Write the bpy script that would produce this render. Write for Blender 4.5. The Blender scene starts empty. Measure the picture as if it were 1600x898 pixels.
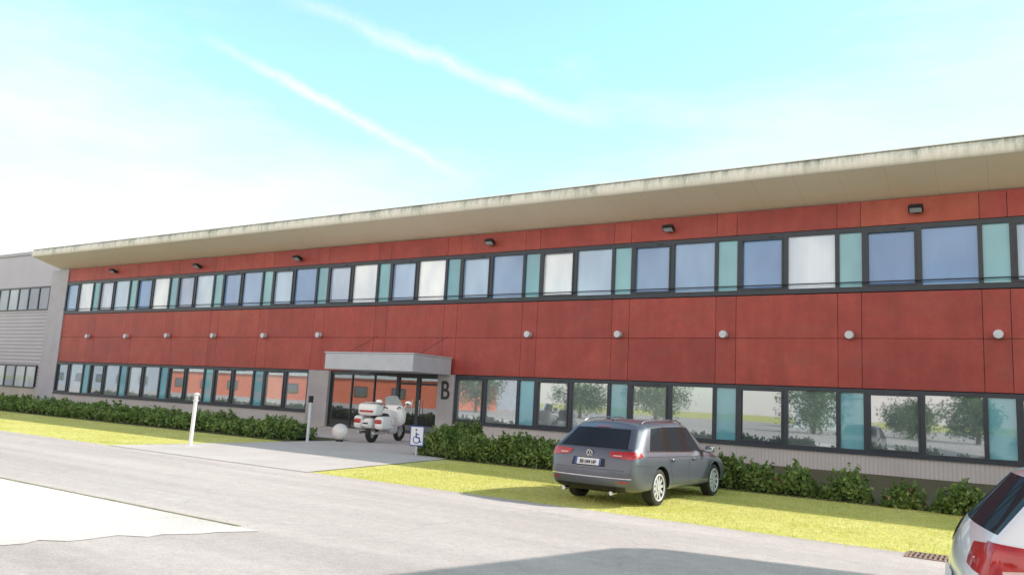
import bpy, bmesh, math, random
import numpy as np
from mathutils import Vector, Matrix
from mathutils.bvhtree import BVHTree
random.seed(5); np.random.seed(5)
R=math.radians
C=bpy.context.scene.collection
# ------------------------------------------------------------------ camera
FPX=1220.0; H=1.70
v=Vector((-1899,-75,-1220)).normalized()
Zw=Vector((450,8450,-1220)).normalized()
Xw=(-v); Xw=(Xw-Zw*Xw.dot(Zw)).normalized(); Yw=Zw.cross(Xw)
M3=Matrix((Xw,Yw,Zw))
cam=bpy.data.cameras.new('camera'); co=bpy.data.objects.new('camera',cam); C.objects.link(co)
co.matrix_world=Matrix.Translation((0,0,H))@M3.to_4x4()
cam.sensor_width=36; cam.lens=36*FPX/1600; cam.clip_end=3000; cam.clip_start=.05
bpy.context.scene.camera=co
def ray(px,py): return M3@Vector(((px-800)/FPX,-(py-449)/FPX,-1))
def F(px,py,Y):
    d=ray(px,py); t=Y/d.y; return d.x*t, H+d.z*t
def G(px,py):
    d=ray(px,py); t=-H/d.z; return d.x*t, d.y*t
# ------------------------------------------------------------------ materials
def nt(name):
    m=bpy.data.materials.new(name); m.use_nodes=True; n=m.node_tree; n.nodes.clear()
    o=n.nodes.new('ShaderNodeOutputMaterial'); return m,n,o
def N(n,t,**k):
    x=n.nodes.new(t)
    for a,b in k.items(): setattr(x,a,b)
    return x
def ramp(n,fac,stops):
    r=N(n,'ShaderNodeValToRGB'); e=r.color_ramp.elements
    while len(e)<len(stops): e.new(.5)
    for q,(p,c) in zip(e,stops): q.position=p; q.color=(*c,1) if len(c)==3 else c
    n.links.new(fac,r.inputs[0]); return r.outputs[0]
def math_(n,op,a,b=None,clamp=False):
    x=N(n,'ShaderNodeMath',operation=op); x.use_clamp=clamp
    for i,s in enumerate((a,b)):
        if s is None: continue
        if isinstance(s,(int,float)): x.inputs[i].default_value=s
        else: n.links.new(s,x.inputs[i])
    return x.outputs[0]
def mixc(n,f,a,b,bt='MIX'):
    x=N(n,'ShaderNodeMix',data_type='RGBA',blend_type=bt)
    for i,s in ((0,f),(6,a),(7,b)):
        if isinstance(s,(int,float)): x.inputs[i].default_value=s
        elif isinstance(s,tuple): x.inputs[i].default_value=(*s,1)
        else: n.links.new(s,x.inputs[i])
    return x.outputs[2]
def noise(n,vec,scale,detail=5,rough=.55):
    x=N(n,'ShaderNodeTexNoise'); x.inputs['Scale'].default_value=scale; x.inputs['Detail'].default_value=detail; x.inputs['Roughness'].default_value=rough
    n.links.new(vec,x.inputs['Vector']); return x.outputs[0]
def mapping(n,vec,sc):
    x=N(n,'ShaderNodeMapping'); x.inputs['Scale'].default_value=sc; n.links.new(vec,x.inputs[0]); return x.outputs[0]
def pm(name,c1,c2=None,scale=2,rough=.6,bump=0,bscale=None,metal=0,stretch=(1,1,1),detail=6,coat=0,tone=False,fine=None,spec=.5,trans=0):
    m,n,o=nt(name); b=N(n,'ShaderNodeBsdfPrincipled'); n.links.new(b.outputs[0],o.inputs[0])
    b.inputs['Roughness'].default_value=rough; b.inputs['Metallic'].default_value=metal; b.inputs['Coat Weight'].default_value=coat
    b.inputs['Specular IOR Level'].default_value=spec; b.inputs['Coat Roughness'].default_value=.05
    tc=N(n,'ShaderNodeTexCoord').outputs['Object']
    vec=mapping(n,tc,stretch)
    if c2 is None: c2=tuple(x*.85 for x in c1)
    f=noise(n,vec,scale,detail)
    col=ramp(n,f,[(.32,c1),(.68,c2)])
    if fine:
        g=noise(n,tc,fine[0],3,.7); k=ramp(n,g,[(.3,(1-fine[1],)*3),(.7,(1+fine[1],)*3)])
        col=mixc(n,1.0,col,k,'MULTIPLY')
    if tone:
        a=N(n,'ShaderNodeAttribute'); a.attribute_name='tone'
        k=ramp(n,a.outputs['Fac'],tone if isinstance(tone,list) else [(0,(.55,.55,.55)),(1,(1.35,1.35,1.35))])
        col=mixc(n,1.0,col,k,'MULTIPLY')
    n.links.new(col,b.inputs['Base Color'])
    if bump:
        bp=N(n,'ShaderNodeBump'); bp.inputs['Strength'].default_value=bump; bp.inputs['Distance'].default_value=.02
        n.links.new(noise(n,tc,bscale or scale*8,4,.6),bp.inputs['Height']); n.links.new(bp.outputs[0],b.inputs['Normal'])
    if trans:
        t=N(n,'ShaderNodeBsdfTranslucent'); n.links.new(col,t.inputs[0]); ms=N(n,'ShaderNodeMixShader'); ms.inputs[0].default_value=trans
        n.links.new(b.outputs[0],ms.inputs[1]); n.links.new(t.outputs[0],ms.inputs[2]); n.links.new(ms.outputs[0],o.inputs[0])
    return m
def glassm(name,cols,gloss,blinds=0,wave=.01,tintg=(.9,.95,1),fres=.8,big=1):
    m,n,o=nt(name); tc=N(n,'ShaderNodeTexCoord').outputs['Object']
    oi=N(n,'ShaderNodeObjectInfo').outputs['Random']
    base=ramp(n,oi,[(i/(max(1,len(cols)-1)),c) for i,c in enumerate(cols)])
    if blinds:
        w=N(n,'ShaderNodeTexWave'); w.bands_direction='X'; w.inputs['Scale'].default_value=abs(blinds); w.inputs['Distortion'].default_value=.3
        n.links.new(tc,w.inputs['Vector'])
        base=mixc(n,1.0,base,ramp(n,w.outputs['Fac'],[(0,(.90,.91,.93)),(.5,(1.02,1.02,1.02))]),'MULTIPLY')
    if big:
        bg=noise(n,mapping(n,tc,(1,1,.5)),.7,2); base=mixc(n,1.0,base,ramp(n,bg,[(.3,(.72,.76,.84)),(.7,(1.15,1.15,1.12))]),'MULTIPLY')
    d=N(n,'ShaderNodeBsdfDiffuse'); n.links.new(base,d.inputs[0])
    g=N(n,'ShaderNodeBsdfGlossy'); g.inputs['Roughness'].default_value=.02; g.inputs['Color'].default_value=(*tintg,1)
    if wave:
        bp=N(n,'ShaderNodeBump'); bp.inputs['Strength'].default_value=wave; bp.inputs['Distance'].default_value=.1; n.links.new(noise(n,tc,.8,1),bp.inputs['Height']); n.links.new(bp.outputs[0],g.inputs['Normal'])
    lw=N(n,'ShaderNodeLayerWeight'); lw.inputs[0].default_value=.35
    fac=math_(n,'ADD',math_(n,'MULTIPLY',lw.outputs['Fresnel'],fres),gloss,True)
    ms=N(n,'ShaderNodeMixShader'); n.links.new(fac,ms.inputs[0]); n.links.new(d.outputs[0],ms.inputs[1]); n.links.new(g.outputs[0],ms.inputs[2]); n.links.new(ms.outputs[0],o.inputs[0])
    return m
def striped(name,c1,c2,axis,period,rough=.6,width=.08,c_line=(.1,.1,.1),bump=0,scale=1.5):
    m,n,o=nt(name); b=N(n,'ShaderNodeBsdfPrincipled'); n.links.new(b.outputs[0],o.inputs[0]); b.inputs['Roughness'].default_value=rough
    tc=N(n,'ShaderNodeTexCoord').outputs['Object']; sp=N(n,'ShaderNodeSeparateXYZ'); n.links.new(tc,sp.inputs[0])
    f=math_(n,'FRACT',math_(n,'DIVIDE',sp.outputs[axis],period))
    col=ramp(n,noise(n,tc,scale,6),[(.3,c1),(.7,c2)])
    line=math_(n,'LESS_THAN',f,width)
    col=mixc(n,line,col,c_line)
    n.links.new(col,b.inputs['Base Color'])
    if bump:
        bp=N(n,'ShaderNodeBump'); bp.inputs['Strength'].default_value=bump; bp.inputs['Distance'].default_value=.03
        n.links.new(math_(n,'SINE',math_(n,'MULTIPLY',f,6.283)),bp.inputs['Height']); n.links.new(bp.outputs[0],b.inputs['Normal'])
    return m
def red_mat():
    m,n,o=nt('red_panel'); b=N(n,'ShaderNodeBsdfPrincipled'); n.links.new(b.outputs[0],o.inputs[0]); b.inputs['Roughness'].default_value=.55
    tc=N(n,'ShaderNodeTexCoord').outputs['Object']
    col=ramp(n,noise(n,tc,1.0,9,.74),[(.3,(.30,.042,.034)),(.5,(.36,.053,.041)),(.7,(.42,.074,.055))])
    st=noise(n,mapping(n,tc,(3,1,.5)),.8,6,.65)
    col=mixc(n,1.0,col,ramp(n,st,[(.3,(.86,.84,.86)),(.6,(1.05,1.05,1.05))]),'MULTIPLY')
    dirt=noise(n,mapping(n,tc,(.5,1,1.4)),.9,8,.7); col=mixc(n,ramp(n,dirt,[(.50,(0,0,0)),(.8,(.42,.42,.42))]),col,(.22,.10,.08))
    sp=noise(n,tc,22,4,.8); col=mixc(n,1.0,col,ramp(n,sp,[(.3,(.92,.92,.92)),(.7,(1.07,1.07,1.07))]),'MULTIPLY')
    a=N(n,'ShaderNodeAttribute'); a.attribute_name='tone'
    col=mixc(n,1.0,col,ramp(n,a.outputs['Fac'],[(0,(.86,.82,.86)),(.5,(1,1,1)),(.8,(1.04,1.10,1.0)),(1,(1.12,1.45,1.10))]),'MULTIPLY')
    n.links.new(col,b.inputs['Base Color'])
    return m
RED=red_mat()
def fascia_mat():
    m,n,o=nt('weathered_fascia'); b=N(n,'ShaderNodeBsdfPrincipled'); n.links.new(b.outputs[0],o.inputs[0]); b.inputs['Roughness'].default_value=.6
    tc=N(n,'ShaderNodeTexCoord').outputs['Object']
    st=noise(n,mapping(n,tc,(4,.6,.8)),1.6,9,.78); blot=noise(n,mapping(n,tc,(1,0,0)),.5,6,.65)
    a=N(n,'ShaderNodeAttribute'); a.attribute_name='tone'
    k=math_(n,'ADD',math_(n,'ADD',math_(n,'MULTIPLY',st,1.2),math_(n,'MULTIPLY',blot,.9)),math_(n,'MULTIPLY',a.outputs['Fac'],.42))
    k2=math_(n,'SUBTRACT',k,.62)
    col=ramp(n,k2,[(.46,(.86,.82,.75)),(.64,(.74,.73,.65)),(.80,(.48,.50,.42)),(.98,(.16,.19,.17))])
    n.links.new(col,b.inputs['Base Color']); return m
FASCIA=fascia_mat()
SOFFIT=striped('cream_soffit',(.95,.84,.67),(.96,.88,.73),0,1.35,.6,.010,(.80,.68,.52),scale=.6)
FRAME=pm('dark_frame',(.020,.028,.042),(.028,.038,.054),3,.4)
CONC=pm('concrete',(.42,.40,.41),(.34,.33,.34),1.2,.85,.3,30,fine=(25,.12))
CONCL=pm('light_concrete',(.46,.46,.51),(.40,.40,.45),1.0,.8,.2,30,fine=(20,.1))
PLINTH=striped('fine_ribbed_plinth',(.54,.51,.51),(.46,.44,.44),0,.12,.85,.25,(.43,.41,.41),bump=.2,scale=1)
WALLD=pm('dark_backing',(.05,.035,.035),None,2,.8)
GREEN=glassm('teal_glass_panel',[(.14,.38,.45),(.20,.45,.51),(.11,.33,.41)],.08,0,wave=.004,fres=.35)
GU=glassm('upper_glass',[(.10,.22,.48),(.20,.36,.64),(.90,.94,.98),(.14,.28,.56),(.60,.74,.86),(.09,.20,.46),(.86,.91,.96)],.09,5,fres=.45,wave=.006,tintg=(.86,.95,1))
GL=glassm('lower_glass',[(.08,.11,.12),(.42,.46,.45),(.07,.10,.11),(.24,.28,.28)],.34,7,wave=.006,fres=.6)
GLA=glassm('annex_glass',[(.10,.14,.20),(.40,.46,.52),(.12,.16,.22)],.10,0,wave=.008,fres=.5)
GD=glassm('entrance_glass',[(.03,.03,.035),(.05,.05,.05)],.24,0,wave=.008)
SIDING=striped('grey_siding',(.40,.39,.46),(.45,.44,.51),2,.28,.5,.16,(.31,.31,.37),bump=.3,scale=.5)
SMOOTHG=striped('smooth_grey_cladding',(.42,.42,.49),(.47,.46,.53),0,2.4,.5,.008,(.30,.30,.36),scale=.4)
CANOPY=pm('canopy_grey',(.52,.55,.60),(.45,.48,.53),1.5,.45,fine=(12,.08))
LAMPG=pm('lamp_grey',(.60,.62,.68),None,3,.35,metal=.1)
BLACK=pm('black_plastic',(.015,.015,.017),None,4,.45)
DARKM=pm('dark_metal',(.03,.03,.035),None,4,.4,metal=.6)
WHITE=pm('white_paint',(.82,.80,.80),(.74,.72,.72),3,.4)
OFFW=pm('weathered_white',(.66,.65,.64),(.55,.54,.53),5,.6,fine=(30,.1))
def asphalt_mat():
    m,n,o=nt('asphalt'); b=N(n,'ShaderNodeBsdfPrincipled'); n.links.new(b.outputs[0],o.inputs[0]); b.inputs['Roughness'].default_value=.9
    tc=N(n,'ShaderNodeTexCoord').outputs['Object']
    col=ramp(n,noise(n,mapping(n,tc,(.35,1,1)),.35,8,.65),[(.3,(.53,.45,.425)),(.5,(.60,.515,.485)),(.7,(.67,.585,.55))])
    g=noise(n,tc,45,3,.9); col=mixc(n,1.0,col,ramp(n,g,[(.3,(.76,.76,.76)),(.7,(1.18,1.18,1.18))]),'MULTIPLY')
    g2=noise(n,tc,5,5,.7); col=mixc(n,1.0,col,ramp(n,g2,[(.3,(.90,.90,.91)),(.7,(1.08,1.08,1.07))]),'MULTIPLY')
    trk=noise(n,mapping(n,tc,(.05,1.4,1)),1.0,3,.5); col=mixc(n,1.0,col,ramp(n,trk,[(.35,(.90,.90,.90)),(.6,(1.04,1.04,1.04))]),'MULTIPLY')
    vo=N(n,'ShaderNodeTexVoronoi',feature='DISTANCE_TO_EDGE'); vo.inputs['Scale'].default_value=.22
    wv=N(n,'ShaderNodeVectorMath',operation='ADD'); nz=N(n,'ShaderNodeTexNoise'); nz.inputs['Scale'].default_value=1.5; nz.inputs['Detail'].default_value=6; n.links.new(tc,nz.inputs['Vector'])
    n.links.new(tc,wv.inputs[0]); n.links.new(nz.outputs['Color'],wv.inputs[1]); n.links.new(wv.outputs[0],vo.inputs['Vector'])
    col=mixc(n,ramp(n,vo.outputs['Distance'],[(0,(.4,)*3),(.003,(0,0,0))]),col,(.30,.26,.23))
    n.links.new(col,b.inputs['Base Color'])
    bp=N(n,'ShaderNodeBump'); bp.inputs['Strength'].default_value=.4; bp.inputs['Distance'].default_value=.01; n.links.new(g,bp.inputs['Height']); n.links.new(bp.outputs[0],b.inputs['Normal'])
    return m
ASPH=asphalt_mat()
PAD=pm('pale_gravel_paving',(.88,.82,.77),(.68,.61,.565),.5,.9,.4,50,fine=(30,.18),detail=9)
PATH=pm('path_concrete',(.66,.59,.56),(.57,.51,.48),.8,.9,.3,50,fine=(30,.12))
GRASSG=pm('grass_ground',(.60,.56,.13),(.72,.66,.22),.7,.95,.5,40,fine=(6,.18))
GRASS=pm('grass_blades',(.52,.55,.09),(.76,.70,.20),.8,.7,tone=[(0,(.82,.82,.82)),(1,(1.10,1.10,1.10))],trans=.35)
SOIL=pm('planting_soil',(.14,.12,.07),(.09,.11,.05),1.5,.95,.6,30,fine=(14,.3))
LEAF=pm('hedge_leaf',(.13,.22,.05),(.24,.33,.09),1.6,.5,tone=True,trans=.3)
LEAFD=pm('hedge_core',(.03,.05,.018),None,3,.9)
LEAF2=pm('tree_leaf',(.05,.11,.03),(.09,.16,.045),.5,.6,tone=True,trans=.2)
BARK=pm('bark',(.10,.075,.05),(.06,.045,.03),4,.9,.5,20)
PETAL=pm('pink_petal',(.55,.08,.10),(.7,.25,.25),5,.6)
PAINT=pm('grey_car_paint',(.105,.112,.145),(.10,.107,.14),3,.35,metal=.25,coat=.6)
WPAINT=pm('white_car_paint',(.88,.88,.90),(.86,.86,.89),3,.35,coat=1)
CGLASS=glassm('car_glass',[(.020,.024,.030),(.030,.034,.042)],.03,0,wave=0,fres=.20,big=0,tintg=(.7,.9,1))
GLOSSB=pm('gloss_black_trim',(.010,.010,.012),None,4,.3,spec=.3)
TYRE=pm('tyre_rubber',(.02,.02,.02),(.028,.028,.028),9,.8)
ALLOY=pm('alloy',(.66,.65,.68),(.56,.55,.58),5,.4,metal=.4)
REDL=pm('red_lens',(.50,.010,.013),(.36,.006,.010),14,.15,coat=1)
WHL=pm('clear_lens',(.75,.55,.5),(.6,.35,.3),14,.15,coat=1)
CHROME=pm('chrome',(.75,.76,.78),None,5,.15,metal=1)
PLATE=pm('plate_white',(.80,.80,.80),None,5,.4)
BLUE=pm('sign_blue',(.02,.10,.42),None,5,.4)
GLOBE=pm('globe_white',(.80,.74,.72),(.72,.66,.64),4,.35)
# ------------------------------------------------------------------ mesh helpers
def tag(o,label=None,cat=None,group=None,kind=None):
    if label: o['label']=label
    if cat: o['category']=cat
    if group: o['group']=group
    if kind: o['kind']=kind
    return o
def empty(name,loc,rz=0,label=None,cat=None,group=None):
    o=bpy.data.objects.new(name,None); C.objects.link(o); o.location=loc; o.rotation_euler=(0,0,rz); o.empty_display_size=.2
    return tag(o,label,cat,group)
def link(name,me,mat,parent=None,world=False):
    o=bpy.data.objects.new(name,me); C.objects.link(o)
    if mat is not None and not len(me.materials): me.materials.append(mat)
    if parent is not None: o.parent=parent
    return o
class MB:
    def __init__(s,off=(0,0,0)): s.v=[]; s.f=[]; s.t=[]; s.off=Vector(off)
    def add(s,vs,fs,tone=.5):
        b=len(s.v); s.v+= [tuple(Vector(p)-s.off) for p in vs]; s.f+=[tuple(b+i for i in q) for q in fs]; s.t+=[tone]*len(fs); return s
    def box(s,x0,x1,y0,y1,z0,z1,tone=.5):
        return s.add([(x0,y0,z0),(x1,y0,z0),(x1,y1,z0),(x0,y1,z0),(x0,y0,z1),(x1,y0,z1),(x1,y1,z1),(x0,y1,z1)],
            [(0,3,2,1),(4,5,6,7),(0,1,5,4),(1,2,6,5),(2,3,7,6),(3,0,4,7)],tone)
    def ring(s,x0,x1,z0,z1,tl,tr,tb,tt,y0,y1):
        s.box(x0,x0+tl,y0,y1,z0,z1); s.box(x1-tr,x1,y0,y1,z0,z1); s.box(x0+tl,x1-tr,y0,y1,z0,z0+tb); s.box(x0+tl,x1-tr,y0,y1,z1-tt,z1); return s
    def prism(s,pts,z0,z1):
        n=len(pts); return s.add([(x,y,z0) for x,y in pts]+[(x,y,z1) for x,y in pts],[tuple(range(n))[::-1],tuple(range(n,2*n))]+[(i,(i+1)%n,n+(i+1)%n,n+i) for i in range(n)])
    def cyl(s,p0,p1,r0,r1=None,n=16,caps=True):
        p0=Vector(p0); p1=Vector(p1); r1=r0 if r1 is None else r1; d=(p1-p0).normalized()
        a=d.orthogonal().normalized(); b=d.cross(a); vs=[]
        for p,r in ((p0,r0),(p1,r1)):
            for i in range(n):
                q=2*math.pi*i/n; vs.append(p+a*(r*math.cos(q))+b*(r*math.sin(q)))
        fs=[(i,(i+1)%n,n+(i+1)%n,n+i) for i in range(n)]
        if caps: fs+=[tuple(range(n))[::-1],tuple(range(n,2*n))]
        return s.add(vs,fs)
    def tube(s,pts,r,n=8):
        for a,b in zip(pts[:-1],pts[1:]): s.cyl(a,b,r,n=n)
        return s
    def sell(s,c,rad,e=.5,nu=20,nv=12,rot=None):
        f=lambda w,m: math.copysign(abs(w)**m,w)
        vs=[];fs=[]
        for j in range(nv+1):
            ph=-math.pi/2+math.pi*j/nv
            for i in range(nu):
                th=2*math.pi*i/nu
                p=Vector((rad[0]*f(math.cos(ph),e)*f(math.cos(th),e),rad[1]*f(math.cos(ph),e)*f(math.sin(th),e),rad[2]*f(math.sin(ph),e)))
                if rot: p=rot@p
                vs.append(p+Vector(c))
        for j in range(nv):
            for i in range(nu): fs.append((j*nu+i,j*nu+(i+1)%nu,(j+1)*nu+(i+1)%nu,(j+1)*nu+i))
        return s.add(vs,fs)
    def torus(s,c,axis,R0,r,n=28,m=10,flat=1.0):
        ax=Vector(axis).normalized(); a=ax.orthogonal().normalized(); b=ax.cross(a); vs=[];fs=[]
        for i in range(n):
            q=2*math.pi*i/n; rd=a*math.cos(q)+b*math.sin(q)
            for j in range(m):
                w=2*math.pi*j/m; vs.append(Vector(c)+rd*(R0+r*math.cos(w))+ax*(r*flat*math.sin(w)))
        for i in range(n):
            for j in range(m): fs.append((i*m+j,((i+1)%n)*m+j,((i+1)%n)*m+(j+1)%m,i*m+(j+1)%m))
        return s.add(vs,fs)
    def build(s,name,mat,parent=None,smooth=False,bevel=0,tone=False):
        me=bpy.data.meshes.new(name); me.from_pydata(s.v,[],s.f); me.materials.append(mat)
        if tone:
            at=me.attributes.new('tone','FLOAT','FACE'); at.data.foreach_set('value',s.t)
        if smooth:
            me.polygons.foreach_set('use_smooth',[True]*len(me.polygons)); me.update(); me.set_sharp_from_angle(angle=R(40))
        o=bpy.data.objects.new(name,me); C.objects.link(o)
        if parent is not None: o.parent=parent
        if bevel:
            b=o.modifiers.new('b','BEVEL'); b.width=bevel; b.segments=2; b.limit_method='ANGLE'; b.angle_limit=R(50)
        return o
def leaves(name,P,size,mat,parent=None,off=(0,0,0),flat=False,blade=False):
    P=np.asarray(P,dtype=float)-np.array(off); n=len(P)
    s=size*(.6+.8*np.random.rand(n))[:,None]
    if blade:
        a=np.random.rand(n)*2*np.pi; u=np.stack([np.cos(a),np.sin(a),0*a],1)*s*.25
        t=np.stack([np.random.randn(n)*.45,np.random.randn(n)*.45,np.ones(n)],1)*s
        V=np.stack([P-u,P+u,P+t],1).reshape(-1,3); k=3
    else:
        u=np.random.randn(n,3); u/=np.linalg.norm(u,axis=1)[:,None]
        w=np.random.randn(n,3); w=np.cross(u,w); w/=np.linalg.norm(w,axis=1)[:,None]
        V=np.stack([P-u*s,P-w*s*.5,P+u*s,P+w*s*.5],1).reshape(-1,3); k=4
    me=bpy.data.meshes.new(name); me.vertices.add(n*k); me.vertices.foreach_set('co',V.ravel())
    me.loops.add(n*k); me.loops.foreach_set('vertex_index',np.arange(n*k,dtype=np.int32))
    me.polygons.add(n); me.polygons.foreach_set('loop_start',np.arange(0,n*k,k,dtype=np.int32)); me.update(calc_edges=True); me.validate()
    at=me.attributes.new('tone','FLOAT','FACE'); at.data.foreach_set('value',np.random.rand(n).astype(np.float32))
    return link(name,me,mat,parent)
def text(name,body,size,mat,parent,loc,rot,extr=.01,xs=1,bold=0):
    cu=bpy.data.curves.new(name,'FONT'); cu.body=body; cu.size=size; cu.extrude=extr; cu.align_x='CENTER'; cu.align_y='CENTER'; cu.offset=bold
    t=bpy.data.objects.new('t',cu); C.objects.link(t)
    me=bpy.data.meshes.new_from_object(t.evaluated_get(bpy.context.evaluated_depsgraph_get()))
    me=me.copy(); bpy.data.objects.remove(t); me.materials.clear(); me.materials.append(mat); me.name=name
    o=bpy.data.objects.new(name,me); C.objects.link(o); o.parent=parent; o.location=loc; o.rotation_euler=rot; o.scale=(xs,1,1); return o
# ------------------------------------------------------------------ ground
D=27.3
def sheet(name,x0,x1,y0,y1,z,mat,kind='structure'):
    o=MB().add([(x0,y0,z),(x1,y0,z),(x1,y1,z),(x0,y1,z)],[(0,1,2,3)]).build(name,mat); o['kind']=kind; return o
sheet('ground',-700,700,-700,700,0,GRASSG)
RE=11.75
sheet('road',-260,200,-110,RE,.008,ASPH)
PX0,PX1=-19.4,-12.4
pth=MB().add([(PX0-.3,RE-.1,.016),(PX1,RE-.1,.016),(PX1-.9,17.6,.016),(-14.9,18.0,.016),(-15.2,27.0,.016),(-29.0,27.0,.016),(-29.0,20.6,.016),(PX0-.4,20.6,.016)],[tuple(range(8))]).build('path',PATH); pth['kind']='structure'
sheet('planting_bed_left',-70,-29.0,17.7,27.3,.010,SOIL)
sheet('planting_bed_corner',-29.0,PX0-.4,17.7,20.6,.012,SOIL)
sheet('planting_bed_right',-15.2,24,17.5,27.3,.010,SOIL)
rs=random.Random(3)
bp_=[(-60,-8)]+[(-9.6+rs.uniform(-.12,.12),.9+i*.16) for i in range(14)]+[(-8.9+(i/18)*1.1+rs.uniform(-.13,.13),3.2+i*.18) for i in range(18)]+[(-7.6,6.5),(-60,6.5)]
pd=MB().add([(a,b,.014) for a,b in bp_],[tuple(range(len(bp_)))]).build('paved_bay',PAD); pd['kind']='structure'
mb=MB(); x=-60
while x<-8.2: mb.box(x,x+.99,6.50,6.535+random.uniform(0,.02),0,.022); x+=1.0
mb.build('kerb_edging',pm('kerb',(.40,.34,.25),(.24,.22,.12),2,.9,.4,30,fine=(20,.3)))['kind']='structure'
def field(n,x0,x1,y0,y1):
    return np.stack([x0+(x1-x0)*np.random.rand(n),y0+(y1-y0)*np.random.rand(n),np.zeros(n)],1)
wd=field(1600,-40,-7.6,6.36,6.66); wd=wd[np.sin(wd[:,0]*2.1)+np.sin(wd[:,0]*.8)>-.2]
P=np.concatenate([field(52000,-12.4,3,RE-.20,17.7),field(30000,-45,-19.8,RE-.2,17.9),wd])
edge=(P[:,1]>RE-.08+.10*np.sin(P[:,0]*7)*np.sin(P[:,0]*2.3)+.05*np.sin(P[:,0]*19)+.05*np.random.randn(len(P)))|(P[:,1]<8)
P=P[edge]
tag(leaves('grass',P,.021,GRASS,blade=True),'short yellow-green lawn grass beside the road','grass',kind='stuff')
# ------------------------------------------------------------------ main building
ZS=F(1600,727,D)[1]; ZLT=F(1600,616,D)[1]; ZSE=F(1600,529,D)[1]; ZUB=F(1600,449,D)[1]; ZUT=F(1600,338,D)[1]; ZP=F(1600,293,D)[1]
XL=F(107,440,D)[0]; XE=F(82,440,D)[0]
Xa=F(1535,395,D)[0]; Xb=F(203,460,D)[0]; MW=(Xa-Xb)/11
XR=Xa+5*MW; ORG=((XL+XR)/2,34,0)
bld=empty('office_building',ORG,0,'long two storey office block with rust red panels and a deep cream overhanging roof','building')
def B(): return MB(ORG)
XN0=F(483,600,D)[0]; XN1=F(515,600,D)[0]; XB0=F(686,600,D)[0]; XB1=F(712,600,D)[0]
def X0(k): return Xa+k*MW
m=B(); m.box(XE,XR,D+.16,41,0,ZP-.02)
m.build('wall',WALLD,bld)
m=B(); m.box(XE,XL,D-.06,D+.15,0,ZP-.01); m.build('concrete_end_wall',CONCL,bld)
m=B(); m.box(XL,XN0,D-.02,D+.15,0,ZS-.03); m.box(XB1,XR,D-.02,D+.15,0,ZS-.03); m.build('plinth',PLINTH,bld)
m=B(); m.box(XL,XN0,D-.10,D+.1,ZS-.03,ZS+.02); m.box(XB1,XR,D-.10,D+.1,ZS-.03,ZS+.02); m.build('sill',FRAME,bld)
for (z0,z1) in ((ZUT+.02,ZP-.01),(ZSE,ZUB-.02),(ZLT+.02,ZSE)):
    m=B()
    for k in range(-13,5):
        for a,b in ((X0(k)-.05,X0(k)+.165*MW),(X0(k)+.165*MW,X0(k+1)-.05)):
            a=max(a,XL); b=min(b,XR)
            if b-a<.1: continue
            tn=random.random()
            if random.random()<.7: tn=tn*.6+.1
            dx=random.uniform(0,.004)
            m.box(a+.008,b-.008,D-dx,D+.14,z0+.008,z1-.008,tn)
    m.build('cladding',RED,bld,tone=True)
def window(x0,x1,z0,z1,tl,tr,tb,tt,mat,sash):
    w=MB(ORG); w.ring(x0,x1,z0,z1,tl,tr,tb,tt,D-.035,D+.12)
    if sash:
        a,b,c,d=x0+tl,x1-tr,z0+tb,z1-tt
        w.ring(a-.03,b+.03,c-.03,d+.03,.055,.055,.055,.055,D-.058,D-.030)
        w.box((a+b)/2+.2,(a+b)/2+.42,D-.08,D-.034,d+.06,d+.085)
    o=w.build('window',FRAME,bld)
    MB(ORG).add([(x0+tl-.01,D+.05,z0+tb-.01),(x1-tr+.01,D+.05,z0+tb-.01),(x1-tr+.01,D+.05,z1-tt+.01),(x0+tl-.01,D+.05,z1-tt+.01)],[(0,1,2,3)]).build('pane',mat,o)
    return o
def teal(x0,x1,z0,z1,tb,tt):
    w=MB(ORG); w.ring(x0,x1,z0,z1,.07,.07,tb,tt,D-.033,D+.12); o=w.build('spandrel_frame',FRAME,bld)
    MB(ORG).box(x0+.07,x1-.07,D+.03,D+.08,z0+tb,z1-tt).build('spandrel_panel',GREEN,o)
def module(k,z0,z1,lo,first=True,xmin=-1e9,xmax=1e9):
    x=X0(k); tb,tt=(.10,.13) if lo else (.17,.16); mat=GL if lo else GU
    a=x+.19*MW
    if first and x-.02*MW>=xmin-.1: teal(x-.014*MW,a,z0,z1,tb,tt)
    else: a=max(x+.19*MW-.05,xmin)
    if a>=xmin-.1: window(max(a,xmin),x+.577*MW,z0,z1,.10,.09,tb+.03,tt+.03,mat,True)
    window(x+.577*MW,min(x+.986*MW,xmax),z0,z1,.09,.06,tb,tt,mat,False)
for k in range(-13,5): module(k,ZUB,ZUT,False,first=k>-13,xmin=XL)
for k in range(-13,-7): module(k,ZS+.02,ZLT,True,first=k>-13,xmin=XL,xmax=XN0)
for k in range(-5,5): module(k,ZS+.02,ZLT,True,first=k>-5,xmin=XB1)
m=B(); m.box(X0(-7)-.014*MW,XN0,D-.03,D+.15,ZS+.02,ZLT)
if XN0>X0(-7)-.014*MW+.02: m.build('window_end_post',FRAME,bld)
m=B(); m.cyl((XL+.1,D-.16,ZUB+.30),(XR,D-.16,ZUB+.30),.022,n=8)
for k in range(-12,5):
    for q in (0,.577): m.box(X0(k)+q*MW-.012,X0(k)+q*MW+.012,D-.16,D-.03,ZUB+.28,ZUB+.31)
m.build('guard_rail',FRAME,bld)
m=B(); m.box(XN0+.02,XN1,D-.12,D+1.0,0,ZLT+.01); m.build('entrance_pillar',CONC,bld,bevel=.01)
m=B(); m.box(XB0,XB1-.01,D-.12,D+1.0,0,ZLT+.01); pil=m.build('entrance_pillar',CONC,bld,bevel=.01)
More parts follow.
